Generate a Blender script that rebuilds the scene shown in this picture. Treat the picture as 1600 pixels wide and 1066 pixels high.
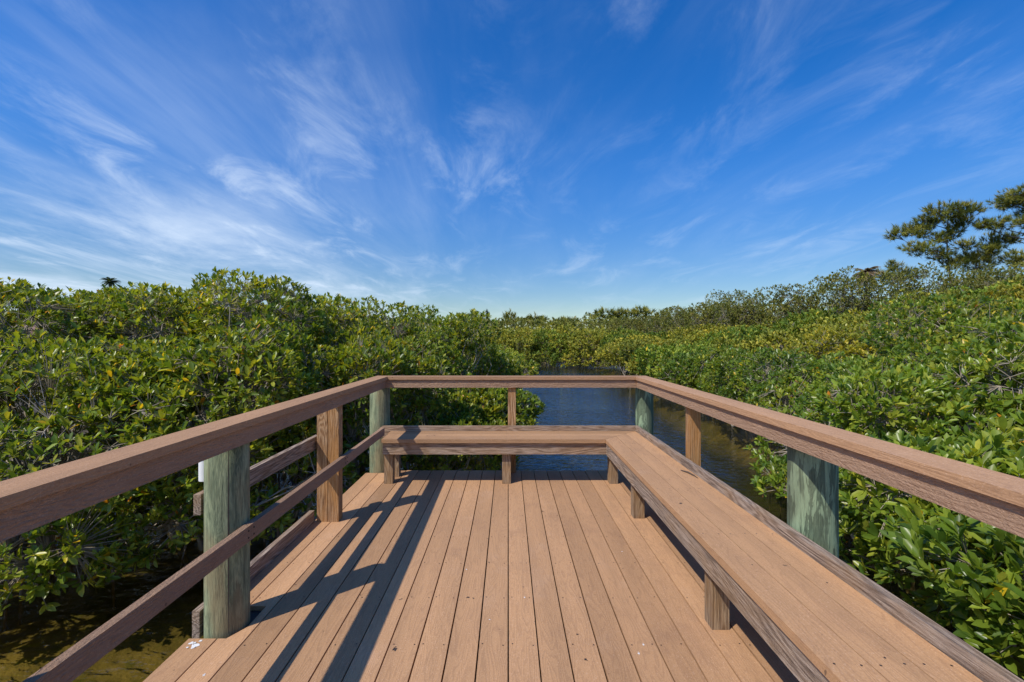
import bpy, bmesh, math
import numpy as np
from mathutils import Matrix, Vector

for o in list(bpy.data.objects):
    bpy.data.objects.remove(o, do_unlink=True)
scene = bpy.context.scene
COL = scene.collection
R = math.radians

# ------------------------------------------------------------------ camera
EYE = 1.489                       # metres above the deck boards (deck top is z = 0)
cam_d = bpy.data.cameras.new('camera')
cam_d.lens = 16.0; cam_d.sensor_width = 36.0
cam_d.shift_x = 6 / 1600; cam_d.shift_y = -2 / 1600
cam_d.clip_start = 0.05; cam_d.clip_end = 6000
cam = bpy.data.objects.new('camera', cam_d); COL.objects.link(cam)
cam.location = (0, 0, EYE); cam.rotation_euler = (R(90), 0, 0)
scene.camera = cam

# ------------------------------------------------------------------ sky and sun
SUN_TO = Vector((-0.625, -0.525, 1.0)).normalized()          # towards the sun
SUN_EL = math.asin(SUN_TO.z)
SUN_AZ = math.atan2(SUN_TO.x, SUN_TO.y)                       # clockwise from +Y
world = bpy.data.worlds.new('World'); scene.world = world; world.use_nodes = True
wn, wl = world.node_tree.nodes, world.node_tree.links
wn.clear()
def W(t, **kw):
    n = wn.new(t)
    for k, v in kw.items(): setattr(n, k, v)
    return n
def wmath(op, a, b=None, clamp=False):
    n = W('ShaderNodeMath', operation=op, use_clamp=clamp)
    for i, v in enumerate((a, b)):
        if v is None: continue
        if isinstance(v, (int, float)): n.inputs[i].default_value = v
        else: wl.new(v, n.inputs[i])
    return n.outputs[0]
def wmap(v, a, b, c=0.0, d=1.0):
    n = W('ShaderNodeMapRange', interpolation_type='SMOOTHSTEP')
    wl.new(v, n.inputs[0])
    for i, x in enumerate((a, b, c, d)): n.inputs[i + 1].default_value = x
    return n.outputs[0]
sky = W('ShaderNodeTexSky', sky_type='NISHITA', sun_disc=False)
sky.sun_elevation = SUN_EL; sky.sun_rotation = SUN_AZ
sky.air_density = 1.0; sky.dust_density = 0.25; sky.ozone_density = 3.0; sky.altitude = 0
tc = W('ShaderNodeTexCoord')
sep = W('ShaderNodeSeparateXYZ'); wl.new(tc.outputs['Generated'], sep.inputs[0])
zz = wmath('ADD', wmath('MAXIMUM', sep.outputs[2], 0.0), 0.10)
px, py = wmath('DIVIDE', sep.outputs[0], zz), wmath('DIVIDE', sep.outputs[1], zz)
comb = W('ShaderNodeCombineXYZ'); wl.new(px, comb.inputs[0]); wl.new(py, comb.inputs[1])
def cirrus(rot, scale, ns, det, dist, lo, hi, loc=(0, 0, 0), rough=0.6):
    m = W('ShaderNodeMapping'); wl.new(comb.outputs[0], m.inputs[0])
    m.inputs['Rotation'].default_value = (0, 0, R(rot)); m.inputs['Scale'].default_value = scale
    m.inputs['Location'].default_value = loc
    n = W('ShaderNodeTexNoise'); wl.new(m.outputs[0], n.inputs['Vector'])
    n.inputs['Scale'].default_value = ns; n.inputs['Detail'].default_value = det
    n.inputs['Roughness'].default_value = rough; n.inputs['Distortion'].default_value = dist
    return wmap(n.outputs['Fac'], lo, hi)
streak = cirrus(14, (1.0, 0.24, 1), 1.9, 11, 0.45, 0.40, 0.80, rough=0.60)
wisps = cirrus(-24, (0.9, 0.42, 1), 2.9, 12, 0.7, 0.46, 0.80, (3, 1, 0), 0.64)
patch = cirrus(0, (0.55, 0.4, 1), 0.9, 4, 0.4, 0.30, 0.60, (0.7, 2.2, 0))
bank = cirrus(62, (0.8, 0.30, 1), 1.2, 10, 0.6, 0.34, 0.74, (1.5, 0.3, 0), 0.66)
# the cloud is thicker to the west (left), thin to the east
west = wmap(wmath('SUBTRACT', px, wmath('MULTIPLY', py, 0.10)), 1.6, -2.4)
far_w = wmath('MULTIPLY', wmap(px, -0.7, -2.1), wmap(py, 1.7, 2.7))
c1 = wmath('MULTIPLY', wmath('MULTIPLY', streak, patch), wmath('ADD', wmath('MULTIPLY', west, 0.23), 0.07))
c2 = wmath('MULTIPLY', wmath('MULTIPLY', wisps, patch), wmath('ADD', wmath('MULTIPLY', west, 0.34), 0.22))
c3 = wmath('MULTIPLY', bank, wmath('MULTIPLY', far_w, 0.72))
cloud = wmath('ADD', wmath('ADD', c1, c2), c3, clamp=True)
veil = wmath('MULTIPLY', west, 0.03)
cloud = wmath('MINIMUM', wmath('ADD', cloud, veil), 0.85)
hs = W('ShaderNodeHueSaturation'); wl.new(sky.outputs[0], hs.inputs['Color'])
hs.inputs['Hue'].default_value = 0.512; hs.inputs['Saturation'].default_value = 1.42; hs.inputs['Value'].default_value = 1.0
hz = W('ShaderNodeVectorMath', operation='SCALE'); wl.new(hs.outputs[0], hz.inputs[0])
wl.new(wmap(sep.outputs[2], 0.0, 0.40, 0.58, 1.0), hz.inputs['Scale'])       # clear dry air: the horizon stays blue
mixc = W('ShaderNodeMix', data_type='RGBA')
wl.new(cloud, mixc.inputs[0]); wl.new(hz.outputs[0], mixc.inputs[6])
mixc.inputs[7].default_value = (4.7, 5.5, 6.6, 1)
bg = W('ShaderNodeBackground'); wl.new(mixc.outputs[2], bg.inputs[0]); bg.inputs[1].default_value = 0.15
out = W('ShaderNodeOutputWorld'); wl.new(bg.outputs[0], out.inputs[0])

sun_d = bpy.data.lights.new('sun', 'SUN'); sun_d.energy = 3.8; sun_d.angle = R(0.53); sun_d.color = (1.0, 0.94, 0.85)
sun = bpy.data.objects.new('sun', sun_d); COL.objects.link(sun)
sun.rotation_euler = SUN_TO.to_track_quat('Z', 'Y').to_euler(); sun.location = (-6, -5, 12)

vs = scene.view_settings
vs.view_transform = 'Standard'; vs.look = 'None'; vs.exposure = 0.15; vs.gamma = 1.0; vs.use_curve_mapping = False

# ------------------------------------------------------------------ helpers
def tag(o, label=None, cat=None, group=None, kind=None):
    if label: o['label'] = label
    if cat: o['category'] = cat
    if group: o['group'] = group
    if kind: o['kind'] = kind
    return o
def empty(name, loc, label, cat, group=None):
    o = bpy.data.objects.new(name, None); COL.objects.link(o); o.location = loc
    o.empty_display_size = 0.2
    return tag(o, label, cat, group)
def link(name, me, mat=None, parent=None, loc=None):
    o = bpy.data.objects.new(name, me); COL.objects.link(o)
    if mat is not None and not me.materials: me.materials.append(mat)
    if parent is not None:
        o.parent = parent
        o.location = Vector(loc or (0, 0, 0)) - world_loc(parent)
    elif loc: o.location = loc
    return o
def world_loc(o):
    v = Vector(o.location)
    while o.parent is not None:
        o = o.parent; v += Vector(o.location)
    return v
def finish(bm, name, bevel=0.0, seg=2, smooth=False):
    if bevel > 0:
        es = [e for e in bm.edges if len(e.link_faces) == 2 and e.calc_face_angle(0) > 0.5]
        bmesh.ops.bevel(bm, geom=es, offset=bevel, segments=seg, affect='EDGES', profile=0.6)
    bmesh.ops.recalc_face_normals(bm, faces=bm.faces)
    me = bpy.data.meshes.new(name); bm.to_mesh(me); bm.free()
    if smooth: me.shade_smooth()
    return me
def prism_mesh(name, outline, z0, z1, bevel=0.004):
    """outline: list of (x, y), extruded from z0 to z1"""
    bm = bmesh.new()
    lo = [bm.verts.new((x, y, z0)) for x, y in outline]; hi = [bm.verts.new((x, y, z1)) for x, y in outline]
    bm.faces.new(lo[::-1]); bm.faces.new(hi)
    n = len(outline)
    for i in range(n): bm.faces.new((lo[i], lo[(i + 1) % n], hi[(i + 1) % n], hi[i]))
    return finish(bm, name, bevel)
def box_mesh(name, sx, sy, sz, bevel=0.004):
    return prism_mesh(name, [(-sx/2, -sy/2), (sx/2, -sy/2), (sx/2, sy/2), (-sx/2, sy/2)], -sz/2, sz/2, bevel)
def box(name, x0, x1, y0, y1, z0, z1, mat, parent, bevel=0.004):
    """the box's origin is its centre so that the grain runs in its own space"""
    me = box_mesh(name, x1-x0, y1-y0, z1-z0, bevel)
    return link(name, me, mat, parent, ((x0+x1)/2, (y0+y1)/2, (z0+z1)/2))
def poly(name, outline, z0, z1, mat, parent, bevel=0.004):
    cx = sum(p[0] for p in outline)/len(outline); cy = sum(p[1] for p in outline)/len(outline)
    me = prism_mesh(name, [(x-cx, y-cy) for x, y in outline], z0-(z0+z1)/2, z1-(z0+z1)/2, bevel)
    return link(name, me, mat, parent, (cx, cy, (z0+z1)/2))
def tube(bm, pts, radii, sides=6, cap=True):
    rings = []
    prev = None
    for i, p in enumerate(pts):
        p = Vector(p)
        d = (Vector(pts[min(i+1, len(pts)-1)]) - Vector(pts[max(i-1, 0)])).normalized()
        a = d.orthogonal().normalized() if prev is None else (prev - d*prev.dot(d)).normalized()
        prev = a; b = d.cross(a)
        rings.append([bm.verts.new(p + (a*math.cos(t) + b*math.sin(t))*radii[i]) for t in [2*math.pi*k/sides for k in range(sides)]])
    for r0, r1 in zip(rings, rings[1:]):
        for k in range(sides): bm.faces.new((r0[k], r0[(k+1) % sides], r1[(k+1) % sides], r1[k]))
    if cap: bm.faces.new(rings[0][::-1]); bm.faces.new(rings[-1])
def np_mesh(name, V, T, colors=None, smooth=False):
    me = bpy.data.meshes.new(name)
    V = np.ascontiguousarray(V, np.float32); T = np.ascontiguousarray(T, np.int32)
    me.vertices.add(len(V)); me.vertices.foreach_set('co', V.ravel())
    me.loops.add(T.size); me.loops.foreach_set('vertex_index', T.ravel())
    me.polygons.add(len(T)); me.polygons.foreach_set('loop_start', np.arange(0, T.size, 3, dtype=np.int32))
    if smooth: me.polygons.foreach_set('use_smooth', np.ones(len(T), bool))
    if colors is not None:
        a = me.color_attributes.new('tint', 'FLOAT_COLOR', 'POINT')
        c = np.ones((len(V), 4), np.float32); c[:, :3] = colors
        a.data.foreach_set('color', c.ravel())
    me.update(calc_edges=True)
    return me

# ------------------------------------------------------------------ materials
class M:
    """small wrapper to write node materials"""
    def __init__(s, name):
        s.m = bpy.data.materials.new(name); s.m.use_nodes = True
        s.n, s.l = s.m.node_tree.nodes, s.m.node_tree.links
        s.n.clear()
        s.out = s.n.new('ShaderNodeOutputMaterial')
        s.b = s.n.new('ShaderNodeBsdfPrincipled'); s.l.new(s.b.outputs[0], s.out.inputs[0])
    def new(s, t, **kw):
        n = s.n.new(t)
        for k, v in kw.items(): setattr(n, k, v)
        return n
    def set(s, sock, v):
        if isinstance(v, bpy.types.NodeSocket): s.l.new(v, sock)
        else: sock.default_value = v
    def coords(s, scale=(1, 1, 1), rnd=True, kind='Object'):
        t = s.new('ShaderNodeTexCoord'); v = t.outputs[kind]
        if rnd:
            oi = s.new('ShaderNodeObjectInfo'); a = s.new('ShaderNodeVectorMath', operation='SCALE')
            a.inputs[0].default_value = (37.1, 53.7, 91.3); s.l.new(oi.outputs['Random'], a.inputs['Scale'])
            b = s.new('ShaderNodeVectorMath', operation='ADD'); s.l.new(v, b.inputs[0]); s.l.new(a.outputs[0], b.inputs[1]); v = b.outputs[0]
        m = s.new('ShaderNodeVectorMath', operation='MULTIPLY'); s.l.new(v, m.inputs[0]); m.inputs[1].default_value = scale
        return m.outputs[0]
    def noise(s, vec, scale, det=4, rough=0.55, dist=0.0):
        n = s.new('ShaderNodeTexNoise'); s.l.new(vec, n.inputs['Vector'])
        n.inputs['Scale'].default_value = scale; n.inputs['Detail'].default_value = det
        n.inputs['Roughness'].default_value = rough; n.inputs['Distortion'].default_value = dist
        return n.outputs['Fac']
    def math(s, op, a, b=None, clamp=False):
        n = s.new('ShaderNodeMath', operation=op, use_clamp=clamp)
        s.set(n.inputs[0], a)
        if b is not None: s.set(n.inputs[1], b)
        return n.outputs[0]
    def range(s, v, a, b, c=0.0, d=1.0):
        n = s.new('ShaderNodeMapRange'); n.interpolation_type = 'SMOOTHSTEP'
        s.l.new(v, n.inputs[0])
        for i, x in enumerate((a, b, c, d)): n.inputs[i+1].default_value = x
        return n.outputs[0]
    def ramp(s, v, stops):
        n = s.new('ShaderNodeValToRGB'); s.l.new(v, n.inputs[0]); e = n.color_ramp.elements
        while len(e) < len(stops): e.new(0.5)
        for el, (p, c) in zip(e, stops): el.position = p; el.color = (*c, 1)
        return n.outputs[0]
    def mix(s, f, a, b, mode='MIX'):
        n = s.new('ShaderNodeMix', data_type='RGBA', blend_type=mode)
        s.set(n.inputs[0], f)
        for i, v in ((6, a), (7, b)):
            if isinstance(v, tuple): v = (*v, 1) if len(v) == 3 else v
            s.set(n.inputs[i], v)
        return n.outputs[2]
    def bump(s, h, strength, dist):
        n = s.new('ShaderNodeBump'); s.l.new(h, n.inputs['Height'])
        n.inputs['Strength'].default_value = strength; n.inputs['Distance'].default_value = dist
        s.l.new(n.outputs[0], s.b.inputs['Normal'])

def sc(axis, a, b):
    return tuple(a if i == axis else b for i in range(3))

def composite(name, axis, rough_face=0.0, base=(0.47, 0.270, 0.138)):
    """tan composite plank, embossed grain along its axis"""
    m = M(name)
    v = m.coords(sc(axis, 0.10, 1.0))
    vi = m.coords((1, 1, 1))
    big = m.noise(v, 7, 3)                                # long soft streaks
    cont = m.noise(v, 13, 2, 0.5, 0.3)
    grain = m.math('SINE', m.math('MULTIPLY', cont, 95.0))
    speck = m.noise(m.coords(sc(axis, 0.5, 1.0)), 210, 4, 0.75)
    blot = m.noise(vi, 2.6, 5, 0.6)
    oi = m.new('ShaderNodeObjectInfo')
    tone = m.math('ADD', m.math('MULTIPLY', oi.outputs['Random'], 0.38), 0.80)
    c = m.mix(m.range(big, 0.3, 0.7), tuple(x*0.90 for x in base), tuple(x*y for x, y in zip(base, (1.08, 1.07, 1.05))))
    c = m.mix(m.math('MULTIPLY', m.range(blot, 0.52, 0.72), 0.32), c, (0.27, 0.155, 0.095))
    c = m.mix(m.math('MULTIPLY', m.range(blot, 0.44, 0.28), 0.22), c, (0.55, 0.36, 0.24))
    c = m.mix(m.math('MULTIPLY', m.range(grain, 0.2, 1.0), 0.22), c, (0.22, 0.12, 0.07))
    c = m.mix(m.math('MULTIPLY', m.range(speck, 0.54, 0.70), 0.75), c, (0.26, 0.15, 0.095))
    c = m.mix(m.math('MULTIPLY', m.range(speck, 0.45, 0.30), 0.6), c, (0.66, 0.45, 0.32))
    spot = m.noise(vi, 21, 2, 0.5)                        # odd little stains
    c = m.mix(m.math('MULTIPLY', m.range(spot, 0.745, 0.79), 0.7), c, (0.10, 0.065, 0.045))
    mul = m.new('ShaderNodeVectorMath', operation='SCALE'); m.l.new(c, mul.inputs[0]); m.l.new(tone, mul.inputs['Scale'])
    m.l.new(mul.outputs[0], m.b.inputs['Base Color'])
    m.b.inputs['Roughness'].default_value = 0.80; m.b.inputs['Specular IOR Level'].default_value = 0.15
    h = m.math('ADD', m.math('MULTIPLY', grain, 0.35), m.math('MULTIPLY', speck, 1.4))
    if rough_face: h = m.math('ADD', h, m.math('MULTIPLY', m.noise(m.coords(sc(axis, 0.5, 1.6)), 60, 4, 0.7), 5.0*rough_face))
    m.bump(h, 0.45 + 0.4*rough_face, 0.0016 + 0.002*rough_face)
    return m.m

def old_wood(name, axis, dark, mid, light, warm, warm_amt=0.4):
    """weathered sawn timber with open grain"""
    m = M(name)
    v = m.coords(sc(axis, 0.11, 1.0)); vi = m.coords((1, 1, 1))
    field = m.noise(v, 8.5, 2, 0.40, 0.3)
    ring = m.math('SINE', m.math('MULTIPLY', field, 105.0))
    fine = m.noise(m.coords(sc(axis, 0.05, 1.0)), 150, 5, 0.75)
    blot = m.noise(m.coords(sc(axis, 0.4, 1.0)), 6, 4, 0.6)
    t = m.math('ADD', m.math('MULTIPLY', m.range(ring, -0.9, 1.0), 0.27), m.math('MULTIPLY', m.range(fine, 0.25, 0.75), 0.62))
    c = m.ramp(t, [(0.18, light), (0.48, mid), (0.85, dark)])
    c = m.mix(m.math('MULTIPLY', m.range(blot, 0.42, 0.66), warm_amt), c, warm)
    c = m.mix(m.math('MULTIPLY', m.range(fine, 0.62, 0.75), 0.6), c, tuple(x*0.45 for x in dark))
    m.l.new(c, m.b.inputs['Base Color'])
    m.b.inputs['Roughness'].default_value = 0.85; m.b.inputs['Specular IOR Level'].default_value = 0.2
    m.bump(m.math('ADD', m.math('MULTIPLY', ring, -0.4), m.math('MULTIPLY', fine, -3.5)), 0.8, 0.0028)
    return m.m

def pile_wood(name, pale, dark, brown, brown_amt, figure):
    """round treated piling: green, vertical fibre, drying checks; figure = bold pale islands"""
    m = M(name)
    fine = m.noise(m.coords((1, 1, 0.06)), 120, 5, 0.75)
    med = m.noise(m.coords((1, 1, 0.12)), 30, 4, 0.65, 0.8)
    warp = m.noise(m.coords((1, 1, 0.13)), 15, 4, 0.55, 1.8)
    isl = m.range(warp, 0.50, 0.545)
    edge = m.math('SINE', m.math('MULTIPLY', warp, 75.0))
    soft = m.math('ADD', m.math('MULTIPLY', m.range(med, 0.38, 0.64), 0.75), m.math('MULTIPLY', m.range(edge, -0.6, 1.0), 0.35))
    t = m.math('ADD', m.math('MULTIPLY', isl, figure), m.math('MULTIPLY', soft, 1.0-figure), clamp=True)
    c = m.mix(t, dark, pale)
    c = m.mix(m.math('MULTIPLY', m.range(m.noise(m.coords((1, 1, 0.3)), 5.5, 4), 0.45, 0.62), brown_amt), c, brown)
    c = m.mix(m.math('MULTIPLY', m.range(fine, 0.50, 0.68), 0.55), c, tuple(x*0.5 for x in dark))
    c = m.mix(m.math('MULTIPLY', m.range(fine, 0.42, 0.28), 0.35), c, tuple(min(1, x*1.25) for x in pale))
    m.l.new(c, m.b.inputs['Base Color'])
    m.b.inputs['Roughness'].default_value = 0.8; m.b.inputs['Specular IOR Level'].default_value = 0.25
    m.bump(m.math('ADD', m.math('MULTIPLY', med, 2.0), m.math('MULTIPLY', fine, 2.5)), 0.7, 0.004)
    return m.m

def plain(name, col, rough=0.6, var=0.25, scale=8.0, metallic=0.0):
    m = M(name)
    n = m.noise(m.coords((1, 1, 1)), scale, 5, 0.6)
    m.l.new(m.mix(n, tuple(x*(1-var) for x in col), tuple(min(1, x*(1+var)) for x in col)), m.b.inputs['Base Color'])
    m.b.inputs['Roughness'].default_value = rough; m.b.inputs['Metallic'].default_value = metallic
    m.bump(n, 0.2, 0.01)
    return m.m

def leaf_material(name, rough=0.34, transl=0.44, spec=0.5):
    m = M(name)
    a = m.new('ShaderNodeAttribute', attribute_name='tint')
    n = m.noise(m.coords((1, 1, 1), rnd=False), 30, 2)
    c = m.mix(0.35, a.outputs['Color'], m.ramp(n, [(0.3, (0.55, 0.55, 0.55)), (0.7, (1.25, 1.25, 1.1))]), 'MULTIPLY')
    m.l.new(c, m.b.inputs['Base Color'])
    m.b.inputs['Roughness'].default_value = rough; m.b.inputs['Specular IOR Level'].default_value = spec
    tr = m.new('ShaderNodeBsdfTranslucent')
    m.l.new(m.mix(1.0, c, (1.5, 1.35, 0.5), 'MULTIPLY'), tr.inputs['Color'])
    mx = m.new('ShaderNodeMixShader'); mx.inputs[0].default_value = transl
    m.l.new(m.b.outputs[0], mx.inputs[1]); m.l.new(tr.outputs[0], mx.inputs[2]); m.l.new(mx.outputs[0], m.out.inputs[0])
    return m.m

MAT = dict(
    board=composite('composite_board', 1),
    seat_y=composite('composite_seat_lengthwise', 1, base=(0.475, 0.275, 0.140)),
    seat_x=composite('composite_seat_crosswise', 0, base=(0.475, 0.275, 0.140)),
    rail_y=composite('composite_rail_lengthwise', 1, 0.25, (0.45, 0.260, 0.140)),
    rail_x=composite('composite_rail_crosswise', 0, 0.25, (0.45, 0.260, 0.140)),
    fascia_y=composite('composite_fascia_lengthwise', 1, 1.0, (0.41, 0.262, 0.172)),
    fascia_x=composite('composite_fascia_crosswise', 0, 1.0, (0.41, 0.262, 0.172)),
    grey_y=old_wood('grey_timber_lengthwise', 1, (0.085, 0.062, 0.05), (0.27, 0.20, 0.15), (0.46, 0.36, 0.28), (0.36, 0.21, 0.09)),
    grey_x=old_wood('grey_timber_crosswise', 0, (0.10, 0.062, 0.042), (0.30, 0.21, 0.14), (0.46, 0.34, 0.25), (0.36, 0.20, 0.10)),
    leg=old_wood('weathered_leg_timber', 2, (0.09, 0.06, 0.04), (0.26, 0.18, 0.115), (0.42, 0.31, 0.20), (0.36, 0.19, 0.06), 0.5),
    post=old_wood('brown_post_timber', 2, (0.13, 0.06, 0.025), (0.36, 0.20, 0.095), (0.52, 0.34, 0.19), (0.46, 0.21, 0.055), 0.6),
    pile_l=pile_wood('green_piling', (0.34, 0.38, 0.22), (0.11, 0.14, 0.085), (0.27, 0.19, 0.10), 0.55, 0.15),
    pile_r=pile_wood('green_piling_figured', (0.33, 0.43, 0.26), (0.085, 0.115, 0.072), (0.15, 0.15, 0.09), 0.3, 0.68),
    joist=old_wood('joist_timber', 0, (0.08, 0.06, 0.045), (0.20, 0.15, 0.11), (0.3, 0.24, 0.18), (0.2, 0.13, 0.07)),
    screw=plain('dark_screw', (0.05, 0.04, 0.035), 0.5, metallic=0.6),
    pvc=plain('white_pvc', (0.80, 0.80, 0.78), 0.35, 0.04),
    dropping=plain('bird_dropping_white', (0.74, 0.74, 0.72), 0.8, 0.15, 60),
    stain=plain('dark_stain_and_shade', (0.05, 0.035, 0.028), 0.8, 0.4, 90),
    twig=plain('dry_twig', (0.10, 0.07, 0.05), 0.9),
    leaf=leaf_material('mangrove_leaf'),
    leaf_far=leaf_material('distant_foliage', 0.55, 0.25, 0.25),
    bark=plain('grey_mangrove_bark', (0.34, 0.29, 0.22), 0.85, 0.45, 14),
    bark_root=plain('brown_prop_root', (0.17, 0.13, 0.10), 0.8, 0.5, 14),
    bark_pine=plain('pine_bark', (0.15, 0.11, 0.085), 0.9, 0.5, 3),
    roof=plain('brown_roof_shingle', (0.22, 0.13, 0.10), 0.9, 0.2, 6),
    wall=plain('pale_stucco', (0.66, 0.62, 0.56), 0.9, 0.06, 3),
    glass=plain('dark_window_glass', (0.04, 0.05, 0.06), 0.08, 0.1),
    trim=plain('white_trim', (0.78, 0.78, 0.76), 0.6, 0.05),
)

# ground (mud) and water
gm = M('mud_ground')
gv = gm.coords((1, 1, 1), rnd=False)
g1 = gm.noise(gv, 1.4, 6, 0.62); g2 = gm.noise(gv, 7, 5, 0.65); g3 = gm.noise(gv, 30, 4, 0.6)
gc = gm.ramp(g1, [(0.30, (0.08, 0.068, 0.03)), (0.50, (0.19, 0.150, 0.065)), (0.70, (0.34, 0.26, 0.11))])
gc = gm.mix(gm.range(g2, 0.50, 0.68), gc, (0.14, 0.135, 0.045))
gc = gm.mix(gm.math('MULTIPLY', gm.range(g3, 0.60, 0.72), 0.7), gc, (0.42, 0.33, 0.17))
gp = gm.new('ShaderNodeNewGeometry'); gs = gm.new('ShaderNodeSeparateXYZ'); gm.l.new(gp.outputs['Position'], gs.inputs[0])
gc = gm.mix(gm.range(gs.outputs[2], -1.55, -1.95), gc, (0.028, 0.026, 0.014))        # bed painted darker with depth, standing in for light the deep water absorbs
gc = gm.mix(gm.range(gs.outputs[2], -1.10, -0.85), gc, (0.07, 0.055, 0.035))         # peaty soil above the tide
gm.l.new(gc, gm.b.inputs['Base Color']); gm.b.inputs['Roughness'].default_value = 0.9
gm.bump(g2, 0.6, 0.05)
wm = M('creek_water'); wm.n.remove(wm.b)
wv = wm.coords((1, 1, 1), rnd=False)
w1 = wm.noise(wm.coords((0.75, 1.5, 1), rnd=False), 3.4, 3, 0.55, 0.6); w2 = wm.noise(wm.coords((0.7, 1.3, 1), rnd=False), 9, 3, 0.6, 0.4)
calm = wm.range(wm.noise(wv, 0.22, 2), 0.36, 0.62, 0.55, 1.0)
bp = wm.new('ShaderNodeBump'); wm.l.new(wm.math('MULTIPLY', wm.math('ADD', w1, wm.math('MULTIPLY', w2, 0.30)), calm), bp.inputs['Height'])
bp.inputs['Strength'].default_value = 0.75; bp.inputs['Distance'].default_value = 0.10
gl = wm.new('ShaderNodeBsdfGlossy'); gl.inputs['Roughness'].default_value = 0.04; gl.inputs['Color'].default_value = (0.90, 0.95, 1, 1); wm.l.new(bp.outputs[0], gl.inputs['Normal'])
tr = wm.new('ShaderNodeBsdfTransparent'); tr.inputs['Color'].default_value = (0.72, 0.68, 0.42, 1)
bp2 = wm.new('ShaderNodeBump'); bp2.inputs['Strength'].default_value = 0.35; bp2.inputs['Distance'].default_value = 0.06
wm.l.new(bp.inputs['Height'].links[0].from_socket, bp2.inputs['Height'])
fr = wm.new('ShaderNodeFresnel'); fr.inputs['IOR'].default_value = 1.46; wm.l.new(bp2.outputs[0], fr.inputs['Normal'])
mx = wm.new('ShaderNodeMixShader'); wm.l.new(fr.outputs[0], mx.inputs[0]); wm.l.new(tr.outputs[0], mx.inputs[1]); wm.l.new(gl.outputs[0], mx.inputs[2])
wm.l.new(mx.outputs[0], wm.out.inputs[0])

# ------------------------------------------------------------------ terrain and water
WATER = -1.0
def sstep(a, b, x):
    t = np.clip((x-a)/(b-a), 0, 1); return t*t*(3-2*t)
def channel(x, y):
    """signed distance (m, roughly) outside the creek: negative in open water"""
    c = 2.9*sstep(4, 9, y) + 1.2*sstep(12, 36, y)
    hw = 4.3 - 2.0*sstep(4.5, 9, y) + 0.9*sstep(14, 36, y)
    d = np.abs(x-c) - hw
    d2 = np.where((x < 6), np.abs(y-37.5) - 3.0, 99)           # the far reach turns to the left
    d = np.where(y > 36, np.maximum(d, (y-40.5)), d)
    return np.minimum(d, d2)
def ground_z(x, y):
    d = channel(x, y)
    z = -1.50 - 1.1*np.maximum(sstep(5.2, 8, y), sstep(0.8, 2.4, x)*sstep(1.5, 4.0, y))*sstep(1.6, 0.0, d) + 0.2*sstep(-2.5, 0.6, d) + 0.45*sstep(3.0, 12, d) + 0.5*sstep(6, 25, d)
    z = z + 0.05*np.sin(x*1.7+y*0.6) + 0.04*np.sin(y*2.3-x*0.9)
    return z
gx = np.concatenate([np.linspace(-3000, -70, 9), np.linspace(-60, 70, 161), np.linspace(80, 3000, 9)])
gy = np.concatenate([np.linspace(-3000, -30, 7), np.linspace(-25, 90, 141), np.linspace(100, 3500, 9)])
GX, GY = np.meshgrid(gx, gy, indexing='ij')
GV = np.stack([GX, GY, ground_z(GX, GY)], -1).reshape(-1, 3)
ii = np.arange(len(gx)*len(gy)).reshape(len(gx), len(gy))
q = np.stack([ii[:-1, :-1], ii[1:, :-1], ii[1:, 1:], ii[:-1, 1:]], -1).reshape(-1, 4)
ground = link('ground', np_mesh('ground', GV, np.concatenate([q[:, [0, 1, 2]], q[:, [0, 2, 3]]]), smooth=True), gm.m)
tag(ground, kind='structure')
wmesh = bpy.data.meshes.new('water')
wmesh.from_pydata([(-90, -40, WATER), (90, -40, WATER), (90, 75, WATER), (-90, 75, WATER)], [], [(0, 1, 2, 3)])
tag(link('water', wmesh, wm.m), kind='structure')

# ------------------------------------------------------------------ the deck
YB = -1.6                    # the platform runs on behind the viewer
YE = 5.185
PITCH, GAP = 0.145, 0.0075
deck = empty('observation_deck', (0, 0, 0), 'tan composite plank deck floor standing over the creek', 'deck')
common = None
for k in range(-11, 10):
    x0, x1 = k*PITCH + GAP/2, (k+1)*PITCH - GAP/2
    if k == -11:             # sawn round the near piling, stops at the corner piling
        poly('deck_board', [(x0, YB), (x1, YB), (x1, 2.268), (x0, 2.268)], -0.026, 0, MAT['board'], deck, 0.003)
        poly('deck_board', [(x0, 2.545), (x1, 2.545), (x1, 5.09), (x0, 5.09)], -0.026, 0, MAT['board'], deck, 0.003)
    elif k == -10:
        poly('deck_board', [(x0, YB), (x1, YB), (x1, 5.09), (x0, 5.09), (x0, 2.545), (-1.352, 2.545), (-1.352, 2.36), (-1.405, 2.268), (x0, 2.268)],
             -0.026, 0, MAT['board'], deck, 0.003)
    else:
        if common is None: common = box_mesh('deck_board', PITCH-GAP, YE-YB, 0.026, 0.003)
        link('deck_board', common, MAT['board'], deck, ((x0+x1)/2 + 0.0006*math.sin(k*5.1), (YB+YE)/2 + 0.004*math.sin(k*3.7), -0.013 + 0.0006*math.sin(k*2.3)))
jm = box_mesh('joist', 2.90, 0.038, 0.18, 0.003)
JY = [2.224 + 0.406*i for i in range(-9, 8) if YB < 2.224 + 0.406*i < 5.1]
for y in JY:
    if 2.2 < y < 2.6 and False: continue
    link('joist', jm, MAT['joist'], deck, (0.04, y, -0.117))
box('notch_shade_block', -1.46, -1.300, 2.250, 2.600, -0.21, -0.0275, MAT['stain'], deck)  # near-black block added under the piling notch so the hole reads as shade
box('rim_joist', -1.41, 1.45, 5.125, 5.163, -0.207, -0.0265, MAT['joist'], deck)
for xx in (-1.45, 1.49): box('beam', xx-0.019, xx+0.019, YB, 5.08, -0.42, -0.208, MAT['grey_y'], deck)
bm = bmesh.new()                                            # screw heads, two per board at each joist
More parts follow.
